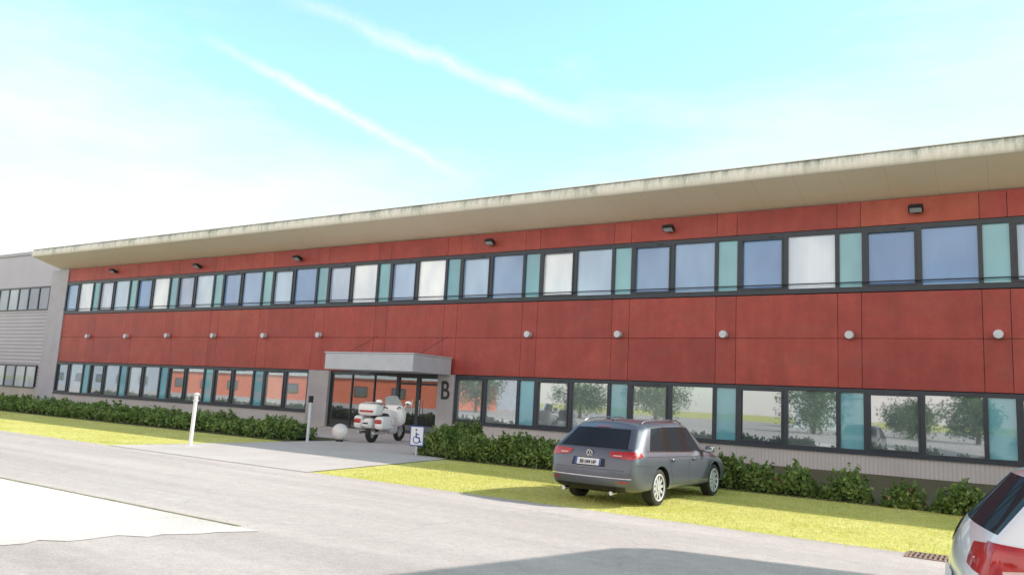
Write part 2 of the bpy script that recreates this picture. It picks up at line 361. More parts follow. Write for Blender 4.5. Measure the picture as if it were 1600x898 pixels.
text('letter',"B",1.12,BLACK,bld,Vector(((XB0+XB1)/2,D-.135,F(697,611,D-.13)[1]))-Vector(ORG),(R(90),0,0),.012,.82,bold=.012)
YD=D+.13
XM=F(620,610,D)[0]
m=MB(ORG); zt=ZLT
m.ring(XN1,XM,0,zt,.08,.08,.10,.14,YD-.1,YD)
for i in (1,2):
    xx=XN1+(XM-XN1)*i/3; m.box(xx-.03,xx+.03,YD-.09,YD-.01,.1,zt-.14)
m.box(XN1+.08,XM-.08,YD-.08,YD-.02,.85,.92)
g=m.build('entrance_glazing',FRAME,bld); MB(ORG).add([(XN1,YD-.04,.05),(XM,YD-.04,.05),(XM,YD-.04,zt-.05),(XN1,YD-.04,zt-.05)],[(0,1,2,3)]).build('pane',GD,g)
for i in range(2):
    a=XM+(XB0-XM)*i/2; b=XM+(XB0-XM)*(i+1)/2
    m=MB(ORG); m.ring(a,b,0,zt,.10,.10,.14,.20,YD-.1,YD); m.box(a+.1,b-.1,YD-.09,YD-.02,2.15,2.24)
    d=m.build('door',FRAME,bld); MB(ORG).add([(a+.05,YD-.04,.05),(b-.05,YD-.04,.05),(b-.05,YD-.04,zt-.1),(a+.05,YD-.04,zt-.1)],[(0,1,2,3)]).build('pane',GD,d)
    hx=b-.2 if i==0 else a+.2
    MB(ORG).cyl((hx,YD-.17,.8),(hx,YD-.17,1.5),.02,n=8).cyl((hx,YD-.17,.9),(hx,YD-.08,.9),.012,n=6).cyl((hx,YD-.17,1.4),(hx,YD-.08,1.4),.012,n=6).build('handle',CHROME,d)
yc=24.6; cx1=F(708,570,D)[0]; cx0=F(508,562,yc)[0]; zc0=F(642,580,yc)[1]; zc1=F(642,551,yc)[1]
m=B(); m.box(cx0,cx1,yc,D-.13,zc0,zc1-.05); m.box(cx0-.04,cx1+.04,yc-.04,D-.13,zc1-.05,zc1); m.build('entrance_canopy',CANOPY,bld,bevel=.01)
for px in (590,700):
    xx=F(px,527,D)[0]; MB(ORG).cyl((xx,D-.02,ZSE+.05),(xx-.1,yc+.9,zc1),.008,n=6).build('canopy_stay_rod',DARKM,bld)
YE=25.4
xe0=F(51,392,YE)[0]; xr=XR+.8; zl=F(1600,236,YE)[1]; zt=F(1600,211,YE)[1]
rr=(zt-zl)/2; zc=(zt+zl)/2
m=B(); m.add([(xe0,YE+.12,zl),(xr,YE+.12,zl),(xr,D+.3,ZP),(xe0,D+.3,ZP)],[(0,1,2,3)]); m.build('soffit',SOFFIT,bld)
m=B(); pr=[]
for i in range(9):
    a=R(-90+180*i/8); pr.append((YE+.12-.16*math.cos(a),zc+rr*math.sin(a)))
for i in range(8):
    (y0,z0),(y1,z1)=pr[i],pr[i+1]
    xs=np.linspace(xe0,xr,40)
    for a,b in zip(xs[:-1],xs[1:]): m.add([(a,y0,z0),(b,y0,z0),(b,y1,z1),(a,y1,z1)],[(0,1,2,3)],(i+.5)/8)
fo=m.build('fascia',FASCIA,bld,smooth=True,tone=True)
m=B(); m.box(xe0,xr,YE+.0,YE+.16,zt+.002,zt+.04); m.build('gutter_lip',pm('lip',(.90,.90,.90),(.80,.80,.80),1.5,.3),bld)
m=B()
e=[(YE+.12,zl),(YE+.12,zt),(YE+4,zt-.55),(41,zt-.75),(41,ZP-.1),(D+.3,ZP-.001)]
m.add([(xe0,y,z) for y,z in e]+[(xr,y,z) for y,z in e],[tuple(range(6))[::-1],tuple(range(6,12)),(1,2,8,7),(2,3,9,8),(3,4,10,9)])
m.build('roof_deck',pm('roof_deck',(.55,.54,.5),(.4,.4,.38),1,.7),bld)
m=B()
for i in range(8):
    (y0,z0),(y1,z1)=pr[i],pr[i+1]; m.add([(xe0,YE+.12,zc),(xe0,y0,z0),(xe0,y1,z1)],[(0,1,2)])
m.build('fascia_end_cap',SOFFIT,bld)
for px,py in ((136,525),(196,525),(260,524),(332,524),(411,524),(497,523),(824,522),(965,522),(1130,522),(1327,523),(1560,522)):
    x,z=F(px,py,D-.15)
    o=MB(ORG).cyl((x,D-.22,z),(x,D-.01,z),.135,.135,n=20).cyl((x,D-.235,z),(x,D-.22,z),.12,.135,n=20).build('wall_lamp',LAMPG,bld,smooth=True)
for px,py in ((177,423),(308,415),(465,403),(766,378),(1045,357),(1431,326)):
    x,z=F(px,py,D-.25); rt=Matrix.Rotation(R(-25),3,'X')
    m=MB(ORG); m.sell((x,D-.28,z),(.22,.16,.08),.3,16,8,rot=rt); m.cyl((x,D-.2,z),(x,D,z-.02),.025,n=8); m.box(x-.07,x+.07,D-.04,D-.004,z-.1,z+.06)
    o=m.build('flood_light',BLACK,bld,smooth=True)
    MB(ORG).add([tuple(Vector((x,D-.28,z))+rt@Vector(q)) for q in ((-.17,-.13,-.083),(.17,-.13,-.083),(.17,.1,-.083),(-.17,.1,-.083))],[(0,1,2,3)]).build('lens',LAMPG,o)
# ------------------------------------------------------------------ grey neighbour
YG=30.0; zg=F(40,399,YG)[1]; og=(-75,36,0)
gb=empty('grey_building',og,0,'grey building with ribbed metal siding at the left end of the red office block','building')
xg1=XE+.6
u0,u1=F(40,449,YG)[1],F(40,485,YG)[1]; l0,l1=F(30,569,YG)[1],F(30,605,YG)[1]
MB(og).box(-110,xg1,YG+.1,44,0,zg).build('wall',SIDING,gb)
MB(og).box(-110,xg1,YG+.04,YG+.1,u1-.15,zg-.01).build('upper_cladding',SMOOTHG,gb)
MB(og).box(-110.1,xg1+.05,YG-.05,44.1,zg,zg+.25).build('roof_edge',pm('edge_grey',(.42,.42,.47),None,2,.5),gb)
MB(og).box(-110,xg1,YG+.02,YG+.1,0,.8).build('plinth',CONC,gb)
for (za,zb,pxr) in ((u1,u0,77),(l1,l0,55)):
    xr_=F(pxr,(466 if pxr==77 else 587),YG)[0]; w_=1.55
    for i in range(16):
        b=xr_-i*w_; a=b-w_
        o=MB(og).ring(a,b,za,zb,.07,.07,.09,.12,YG-.03,YG+.1).build('window',FRAME,gb)
        MB(og).add([(a+.05,YG+.02,za+.05),(b-.05,YG+.02,za+.05),(b-.05,YG+.02,zb-.05),(a+.05,YG+.02,zb-.05)],[(0,1,2,3)]).build('pane',GLA,o)
# ------------------------------------------------------------------ buildings behind the camera (seen in the glass)
def simple_building(name,x0,x1,yf,depth,h,mat,label):
    o=((x0+x1)/2,yf-depth/2,0); r=empty(name,o,0,label,'building')
    MB(o).box(x0,x1,yf-depth,yf,0,h).build('wall',mat,r)
    MB(o).box(x0-.3,x1+.3,yf-depth-.3,yf+.5,h,h+.4).build('roof',OFFW,r)
    z=1.0
    while z+1.6<h:
        x=x0+1
        while x+3<x1:
            w=MB(o).ring(x,x+2.6,z,z+1.5,.1,.1,.1,.1,yf-.02,yf+.06).build('window',FRAME,r)
            MB(o).add([(x+2.5,yf+.03,z+.1),(x+.1,yf+.03,z+.1),(x+.1,yf+.03,z+1.4),(x+2.5,yf+.03,z+1.4)],[(0,1,2,3)]).build('pane',GD,w)
            x+=7.2
        z+=3.6
    return r
REDO=pm('opposite_red',(.76,.19,.10),(.66,.16,.085),1,.5)
simple_building('opposite_building',-126,-66,-30,14,3.7,REDO,'orange red panelled building across the road mirrored in the lower windows')
simple_building('opposite_building',-180,-128,-30,14,5.0,SIDING,'grey ribbed building across the road mirrored in the far lower windows')
simple_building('opposite_building',-150,-75,-56,14,10,SIDING,'taller grey building standing behind the orange red one across the road')
simple_building('small_house',-27,-19,-62,9,4.6,OFFW,'low white house across the road mirrored in the near lower windows')
# invented canopy on posts, added out of view so its corner throws the road shadow
kx,ky=1.2,1.07; hA=7.0
c0=Vector(G(962,856)); d1=(Vector(G(1300,897))-c0).normalized(); d2=(Vector(G(620,897))-c0).normalized()
c0=c0+Vector((kx*hA,ky*hA)); oc=c0+d1*2+d2*9; oa=(oc.x,oc.y,0)
sb=empty('added_shadow_canopy',oa,0,'flat slab on posts added out of view to cast the shadow on the road','shadow caster')
pts=[c0,c0+d2*17,c0+d2*17+d1*4,c0+d1*4]
MB(oa).prism([(p.x,p.y) for p in pts],hA-.35,hA).build('roof',CANOPY,sb)
for a_,b_ in ((3.6,8.5),(3.6,15)):
    p=c0+d1*a_+d2*b_; MB(oa).cyl((p.x,p.y,0),(p.x,p.y,hA-.35),.11,n=14).cyl((p.x,p.y,0),(p.x,p.y,.03),.2,n=14).build('post',LAMPG,sb,smooth=True)
def tree(x,y,h,r,label):
    t=empty('tree',(x,y,0),0,label,'tree','trees across the road')
    m=MB().cyl((0,0,0),(.1,0,h*.55),.22,.12,n=10)
    for i in range(6):
        a=i*1.05; m.cyl((.1,0,h*(.35+.04*i)),(r*.6*math.cos(a),r*.6*math.sin(a),h*(.6+.05*i)),.08,.03,n=6)
    m.build('trunk',BARK,t,smooth=True)
    P=[]
    for c in range(46):
        q=np.random.randn(3); q/=np.linalg.norm(q); q*=np.random.rand()**.4
        cc=np.array([q[0]*r,q[1]*r,h*.52+q[2]*h*.42]); P.append(cc+np.random.randn(110,3)*r*.15)
    leaves('crown',np.concatenate(P),.14,LEAF2,t)
tree(-57,-26,6,3.4,'broad green tree across the road, nearest the orange red building')
tree(-45,-31,4.5,3.2,'lower green tree across the road, second from the orange red building')
tree(-36,-33,5.5,3.6,'round green tree across the road, left of the white house')
tree(-17,-27,5.5,3.4,'green tree across the road right of the white house')
tree(-9,-33,4.2,3.0,'low bushy tree across the road between two taller trees')
tree(-3,-25,5.2,2.6,'small green tree across the road behind the parking area')
# ------------------------------------------------------------------ hedges
def hedge(name,x0,x1,y0,y1,hf,n,label,cat='hedge',size=.055,flowers=0):
    o=((x0+x1)/2,(y0+y1)/2,0); h=empty(name,o,0,label,cat)
    ym=(y0+y1)/2; hw=(y1-y0)/2
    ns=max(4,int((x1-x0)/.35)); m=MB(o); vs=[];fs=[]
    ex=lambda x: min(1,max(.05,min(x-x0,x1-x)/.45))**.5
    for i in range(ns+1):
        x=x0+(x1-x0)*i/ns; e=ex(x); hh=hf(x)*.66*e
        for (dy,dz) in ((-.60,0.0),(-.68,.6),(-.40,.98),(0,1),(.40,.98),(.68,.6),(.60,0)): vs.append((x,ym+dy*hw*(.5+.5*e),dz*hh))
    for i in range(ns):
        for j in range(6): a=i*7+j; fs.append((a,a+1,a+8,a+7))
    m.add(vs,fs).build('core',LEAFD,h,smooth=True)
    x=x0+(x1-x0)*np.random.rand(n); th=np.random.rand(n)*np.pi*1.02; e=np.array([ex(q) for q in x]); hh=np.array([hf(q) for q in x])*e
    lump=.12*np.sin(x*5.1)*np.sin(th*3+x*2.2)+.09*np.sin(x*11.3+th*5)
    rad=.66+.36*np.random.rand(n)+lump
    sp=lambda q,p: np.sign(q)*np.abs(q)**p
    y=ym-hw*sp(np.cos(th),.6)*rad*(.5+.5*e); z=np.maximum(.03,hh*sp(np.sin(th),.55)*rad)
    P=np.stack([x,y,z],1)
    k=n//6; xs=x0+(x1-x0)*np.random.rand(k//14+1)
    S=[]
    for q in xs:
        yy=ym+random.uniform(-.8,.7)*hw; hq=hf(q)*ex(q); L=random.uniform(.08,.32); dx,dy=random.uniform(-.1,.1),random.uniform(-.1,.1)
        for i in range(14): t=random.random(); S.append((q+dx*t+random.gauss(0,.02),yy+dy*t+random.gauss(0,.02),hq*.84+L*t))
    leaves('foliage',np.concatenate([P,np.array(S)]),size,LEAF,h,off=o)
    if flowers:
        idx=np.random.choice(np.where(z>hh*.5)[0],flowers); Q=P[idx]+np.array([0,-.03,.05])
        Q=np.repeat(Q,4,axis=0)+np.random.randn(flowers*4,3)*.015
        leaves('flowers',Q,.028,PETAL,h,off=o)
    return h
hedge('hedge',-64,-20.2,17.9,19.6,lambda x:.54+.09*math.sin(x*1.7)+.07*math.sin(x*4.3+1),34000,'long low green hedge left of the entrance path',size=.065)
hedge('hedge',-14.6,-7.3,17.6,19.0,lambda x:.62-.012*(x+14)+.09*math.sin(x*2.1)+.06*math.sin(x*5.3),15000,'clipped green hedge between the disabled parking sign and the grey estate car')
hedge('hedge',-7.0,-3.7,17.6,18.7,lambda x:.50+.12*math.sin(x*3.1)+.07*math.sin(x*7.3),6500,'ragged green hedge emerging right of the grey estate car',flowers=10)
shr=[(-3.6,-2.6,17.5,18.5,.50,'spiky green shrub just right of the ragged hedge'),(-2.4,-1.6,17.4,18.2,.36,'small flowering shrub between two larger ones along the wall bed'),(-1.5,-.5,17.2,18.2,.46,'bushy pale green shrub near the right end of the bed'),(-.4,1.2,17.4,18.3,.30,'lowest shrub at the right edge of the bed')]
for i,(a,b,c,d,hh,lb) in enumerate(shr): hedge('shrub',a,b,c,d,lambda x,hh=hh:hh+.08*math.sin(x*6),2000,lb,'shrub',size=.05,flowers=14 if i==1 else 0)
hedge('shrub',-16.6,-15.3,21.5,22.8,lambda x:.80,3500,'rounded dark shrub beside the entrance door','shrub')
# ------------------------------------------------------------------ street furniture
x,y=G(297,696)
t=empty('bollard_light',(x,y,0),0,'leaning white bollard light on the grass left of the entrance path','bollard light'); t.rotation_euler=(0,R(1.5),0)
MB().cyl((0,0,0),(0,0,1.22),.052,n=16).cyl((0,0,0),(0,0,.02),.12,n=16).build('post',WHITE,t,smooth=True)
MB().cyl((0,0,1.24),(0,0,1.40),.055,n=16).build('lamp_lens',GLOBE,t,smooth=True); MB().cyl((0,0,1.22),(0,0,1.245),.08,n=16).cyl((0,0,1.40),(0,0,1.45),.09,.06,n=16).build('lamp_cap',OFFW,t,smooth=True)
x,y=G(480,690)
t=empty('bollard_light',(x,y,0),0,'grey bollard light with dark head at the hedge end by the path','bollard light')
MB().cyl((0,0,0),(0,0,1.28),.050,n=16).cyl((0,0,0),(0,0,.02),.11,n=16).build('post',LAMPG,t,smooth=True)
MB().cyl((0,0,1.28),(0,0,1.50),.075,n=16).torus((0,0,1.33),(0,0,1),.075,.012).torus((0,0,1.39),(0,0,1),.075,.012).torus((0,0,1.45),(0,0,1),.075,.012).build('lamp_head',DARKM,t,smooth=True)
x,y=G(530,690)
t=empty('globe_lamp',(x,y,0),0,'white globe lamp standing on the paving left of the motorcycle','lamp')
MB().cyl((0,0,0),(0,0,.08),.14,.11,n=20).build('base',DARKM,t,smooth=True); MB().sell((0,0,.34),(.275,.275,.275),1,28,18).build('globe',GLOBE,t,smooth=True)
x,y=G(650,712)
t=empty('parking_sign',(x,y,0),R(22),'small square disabled parking sign with wheelchair symbol on a short post','sign')
MB().cyl((0,0,0),(0,0,.80),.028,n=12).build('post',LAMPG,t,smooth=True)
MB().box(-.21,.21,-.045,-.03,.28,.84).build('sign_plate',BLUE,t,bevel=.004)
MB().box(-.180,.180,-.049,-.0455,.31,.81).build('sign_face',WHITE,t)
m=MB(); s=.68; cx,cz=-.0,.32
def seg(p,q,w):
    p=Vector((p[0]*s+cx,0,p[1]*s+cz)); q=Vector((q[0]*s+cx,0,q[1]*s+cz)); d=(q-p).normalized(); nn=Vector((-d.z,0,d.x))*w/2
    m.add([(a.x,-.052,a.z) for a in (p-nn,q-nn,q+nn,p+nn)],[(0,1,2,3)])
seg((-.03,.50),(-.02,.28),.045); seg((-.03,.42),(.10,.42),.03); seg((-.02,.29),(.11,.29),.04); seg((.10,.30),(.15,.10),.04); seg((.14,.11),(.20,.12),.035)
for i in range(14):
    a0,a1=R(110+i*17),R(110+(i+1)*17); seg((-.01+.14*math.cos(a0),.20+.14*math.sin(a0)),(-.01+.14*math.cos(a1),.20+.14*math.sin(a1)),.028)
vs=[(cx-.035*s+.045*s*math.cos(i*.5236),-.052,cz+.60*s+.045*s*math.sin(i*.5236)) for i in range(12)]; m.add(vs,[tuple(range(12))])
m.build('wheelchair_symbol',BLUE,t)
x,y=G(1478,874)
t=empty('drain_grate',(x,y,0),0,'rusty slotted drain grate at the lawn edge by the white car','drain')
MB().box(-.42,.42,-.22,.22,0,.011).build('pit',BLACK,t)
m=MB().ring(-.45,.45,0,.5,.03,.03,.03,.03,0,.02); m.v=[(a,c-.25,b) for a,b,c in m.v]
for i in range(15): m.box(-.40+i*.056,-.375+i*.056,-.22,.22,.011,.02)
m.box(-.42,.42,-.015,.015,.011,.022)
m.build('grate',pm('rusty_iron',(.40,.26,.20),(.30,.20,.16),8,.8),t)
# ------------------------------------------------------------------ cars
def make_car(name,loc,rz,paint,label,st,glass_pairs,wheels,wr,detail):
    root=empty(name,loc,rz,label,'car')
    mats=[paint,CGLASS,CGLASS,CGLASS,BLACK,GLOSSB]
    ns=len(st); V=[];Fc=[];Mi=[]
    def vid(i,j,side): return idx[(i,j,side if j<8 else 0)]
    idx={}
    for i,s in enumerate(st):
        for j in range(9):
            t_,w,z=s[j]
            for sd in ((-1,1) if j<8 else (0,)):
                idx[(i,j,sd)]=len(V); V.append((w*sd,t_,z))
    for i in range(ns-1):
        for j in range(8):
            for sd in (-1,1):
                q=[vid(i,j,sd),vid(i+1,j,sd),vid(i+1,j+1,sd),vid(i,j+1,sd)]
                if sd<0: q=q[::-1]
                mi=0
                if j==4 and (i,i+1) in glass_pairs['side']: mi=1
                if j==4 and (i,i+1) in glass_pairs['pillar']: mi=5
                if j>=5 and (i,i+1) in glass_pairs['front']: mi=3
                Fc.append(q); Mi.append(mi)
    def cap(i,sgn,bulge):
        rows=[]
        for j in range(6):
            t_,w,z=st[i][j]; r=[]
            for fr in (-1,-.5,0,.5,1):
                if abs(fr)==1: r.append(vid(i,j,int(fr)))
                else: r.append(len(V)); V.append((w*fr,t_+sgn*bulge*(1-abs(fr)*abs(fr)),z+(.008 if j>3 else 0)))
            rows.append(r)
        rows.append([vid(i,6,-1),vid(i,7,-1),vid(i,8,0),vid(i,7,1),vid(i,6,1)])
        for j in range(6):
            for c in range(4):
                q=[rows[j][c],rows[j][c+1],rows[j+1][c+1],rows[j+1][c]]
                if sgn>0: q=q[::-1]
                Fc.append(q); Mi.append(2 if (sgn<0 and j==4) else 0)
        return rows
    rr_=cap(0,-1,.08); fr_=cap(ns-1,1,.12); rb=rr_[0]; fb=fr_[0]
    Fc.append([vid(0,0,-1),vid(1,0,-1),vid(1,0,1)]+rb[::-1][0:4]); Mi.append(4)
    for i in range(1,ns-2): Fc.append([vid(i,0,-1),vid(i+1,0,-1),vid(i+1,0,1),vid(i,0,1)]); Mi.append(4)
    Fc.append([vid(ns-2,0,1),vid(ns-2,0,-1)]+fb); Mi.append(4)
    me=bpy.data.meshes.new('body'); me.from_pydata(V,[],Fc)
    for mm in mats: me.materials.append(mm)
    me.polygons.foreach_set('material_index',Mi); me.update()
    cr={}
    for i in range(ns-1):
        for j,c in ((3,.35),(4,.75),(5,.75),(6,.15)):
            for sd in (-1,1): cr[tuple(sorted((vid(i,j,sd),vid(i+1,j,sd))))]=c
    for j in range(6):
        for sd in (-1,1): cr[tuple(sorted((vid(0,j,sd),vid(0,j+1,sd))))]=.35 if j>2 else .1
    for j in (4,5):
        for c in range(4): cr[tuple(sorted((rr_[j][c],rr_[j][c+1])))]=.7
    for c in range(4): cr[tuple(sorted((rr_[6][c],rr_[6][c+1])))]=.5
    ed=me.attributes.new('crease_edge','FLOAT','EDGE'); vals=[cr.get(tuple(sorted(e.vertices)),0.0) for e in me.edges]; ed.data.foreach_set('value',vals)
    bm=bmesh.new(); bm.from_mesh(me); bmesh.ops.recalc_face_normals(bm,faces=bm.faces); bm.to_mesh(me); bm.free()
    bo=bpy.data.objects.new('tmp',me); C.objects.link(bo)
    sub=bo.modifiers.new('s','SUBSURF'); sub.levels=3; sub.render_levels=3
    cut=MB()
    for (tw) in wheels:
        for sd in (-1,1): cut.cyl((sd*.62,tw,wr+.01),(sd*1.2,tw,wr+.01),wr+.05,n=48)
    cme=bpy.data.meshes.new('c'); cme.from_pydata(cut.v,[],cut.f)
    for mm in mats: cme.materials.append(mm)
    cme.polygons.foreach_set('material_index',[4]*len(cme.polygons))
    bm=bmesh.new(); bm.from_mesh(cme); bmesh.ops.recalc_face_normals(bm,faces=bm.faces); bm.to_mesh(cme); bm.free()
    cob=bpy.data.objects.new('cut',cme); C.objects.link(cob)
    bo_=bo.modifiers.new('b','BOOLEAN'); bo_.operation='DIFFERENCE'; bo_.object=cob; bo_.solver='EXACT'
    dg=bpy.context.evaluated_depsgraph_get(); dg.update()
    em=bpy.data.meshes.new_from_object(bo.evaluated_get(dg)).copy()
    bpy.data.objects.remove(bo); bpy.data.objects.remove(cob)
    bvh=BVHTree.FromPolygons([v.co.copy() for v in em.vertices],[tuple(p.vertices) for p in em.polygons])
    groups={}
    for p in em.polygons:
        k=p.material_index
        if k==1: k=(1,p.center.x>0,sum(p.center.y>b for b in glass_pairs['cuts']))
        if k==5: k=(5,p.center.x>0,p.center.y>-.5)
        groups.setdefault(k,[]).append(tuple(p.vertices))
    for k,fs in sorted(groups.items(),key=lambda a:str(a[0])):
        used={}; vv=[]; ff=[]
        for f in fs:
            q=[]
            for a in f:
                if a not in used: used[a]=len(vv); vv.append(tuple(em.vertices[a].co))
                q.append(used[a])
            ff.append(q)
        kk=k[0] if isinstance(k,tuple) else k
        nm={0:'body',1:'side_window',2:'rear_window',3:'windscreen',4:'underbody',5:'pillar_trim'}[kk]
        mt={0:paint,4:BLACK,5:GLOSSB}.get(kk,CGLASS)
        mb=MB(); mb.add(vv,ff); mb.build(nm,mt,root,smooth=True)
    def hit(o,d):
        h=bvh.ray_cast(Vector(o),Vector(d)); return h[0],h[1]
    def patch(nm,quad,axis,mat,off=.006,nx=10,nz=5,parent=root):
        vs=[]
        for j in range(nz+1):
            for i in range(nx+1):
                u=i/nx; w=j/nz
                a=Vector(quad[0]).lerp(Vector(quad[1]),u); b=Vector(quad[3]).lerp(Vector(quad[2]),u); p=a.lerp(b,w)
                if axis=='rear': h,nrm=hit((p.x,-4,p.y),(0,1,0)); ref=Vector((0,-1,0)); alt=Vector((p.x,-2.0,p.y))
                elif axis=='front': h,nrm=hit((p.x,4,p.y),(0,-1,0)); ref=Vector((0,1,0)); alt=Vector((p.x,2.,p.y))
                else: h,nrm=hit((axis*3,p.x,p.y),(-axis,0,0)); ref=Vector((axis,0,0)); alt=Vector((axis*.8,p.x,p.y))
                if h is None: h=alt; nrm=ref
                if nrm.dot(ref)<0: nrm=-nrm
                vs.append(h+nrm*off)
        fs=[(j*(nx+1)+i,j*(nx+1)+i+1,(j+1)*(nx+1)+i+1,(j+1)*(nx+1)+i) for j in range(nz) for i in range(nx)]
        return MB().add(vs,fs).build(nm,mat,parent,smooth=True)
    for tw in wheels:
        for sd in (-1,1):
            w=empty('wheel',(sd*.785,tw,wr),0); w.parent=root
            m=MB()
            pro=[(-.10,wr-.09),(-.105,wr-.03),(-.09,wr-.006),(-.05,wr),(.05,wr),(.09,wr-.006),(.105,wr-.03),(.10,wr-.09)]
            n=36; vs=[(a,b*math.cos(2*math.pi*i/n),b*math.sin(2*math.pi*i/n)) for i in range(n) for a,b in pro]
            fs=[(i*8+j,i*8+j+1,((i+1)%n)*8+j+1,((i+1)%n)*8+j) for i in range(n) for j in range(7)]
            m.add(vs,fs).build('tyre',TYRE,w,smooth=True)
            m=MB(); rr=wr-.085; xo=sd*.090
            m.torus((xo,0,0),(1,0,0),rr-.012,.018,36,8); m.cyl((xo-sd*.06,0,0),(xo+sd*.004,0,0),.065,.055,n=16)
            for i in range(10):
                a=2*math.pi*i/10+.1; d=Vector((0,math.cos(a),math.sin(a))); p=Vector((0,-math.sin(a),math.cos(a)))
                x0_,x1_=xo-sd*.02,xo
                q=[d*.04+p*.034,d*.04-p*.034,d*(rr-.01)-p*.022,d*(rr-.01)+p*.022]
                m.add([(x1_-sd*.005,v_.y,v_.z) for v_ in q]+[(x0_-sd*.02,v_.y,v_.z) for v_ in q],[(0,1,2,3),(4,7,6,5),(0,4,5,1),(1,5,6,2),(2,6,7,3),(3,7,4,0)])
            m.build('rim',ALLOY,w)
            MB().cyl((xo-sd*.09,0,0),(xo-sd*.075,0,0),rr-.005,n=30).build('brake_disc',DARKM,w)
    detail(root,patch,hit)
    return root
def S(tl,tt,wl,sh,belt,wt,zwt,roof,zb=.21):
    return [(tl,wl-.07,zb),(tl,wl-.005,zb+.13),(tl,wl+.005,.58),(tl,wl-.005,sh),(tl,wl-.055,belt),(tt,wt,zwt),(tt,wt-.085,roof-.035),(tt,wt*.48,roof-.007),(tt,0,roof)]
wag=[
 [(-2.20,.70,.27),(-2.34,.79,.36),(-2.38,.83,.58),(-2.31,.83,.84),(-2.22,.78,.99),(-1.80,.635,1.335),(-1.68,.55,1.40),(-1.66,.28,1.428),(-1.65,0,1.435)],
 S(-2.10,-1.64,.895,.86,.985,.68,1.345,1.450),
 S(-1.94,-1.54,.92,.86,.975,.70,1.36,1.47),
 S(-1.84,-1.44,.92,.86,.97,.71,1.365,1.475),
 S(-1.02,-1.0,.93,.85,.950,.73,1.40,1.50),
 S(-.94,-.92,.93,.85,.948,.73,1.40,1.505),
 S(-.08,-.08,.93,.84,.93,.735,1.41,1.515),
 S(.00,-.02,.93,.84,.93,.735,1.41,1.515),
 S(.84,.30,.925,.83,.912,.715,1.385,1.485),
 S(.96,.40,.92,.83,.905,.69,1.365,1.455),
 [(1.08,.85,.21),(1.08,.91,.34),(1.08,.92,.58),(1.08,.91,.81),(1.12,.85,.895),(1.18,.74,.93),(1.24,.54,.955),(1.28,.28,.97),(1.29,0,.975)],
 [(1.62,.84,.21),(1.62,.90,.34),(1.62,.905,.58),(1.62,.885,.77),(1.62,.80,.845),(1.62,.64,.88),(1.62,.45,.90),(1.62,.22,.91),(1.62,0,.915)],
 [(2.12,.78,.22),(2.14,.85,.34),(2.16,.86,.52),(2.15,.82,.68),(2.15,.74,.74),(2.15,.60,.77),(2.17,.42,.78),(2.18,.20,.79),(2.18,0,.79)],
 [(2.25,.66,.25),(2.33,.70,.36),(2.36,.70,.50),(2.31,.66,.63),(2.28,.60,.68),(2.27,.48,.71),(2.28,.34,.725),(2.29,.18,.73),(2.30,0,.73)]]
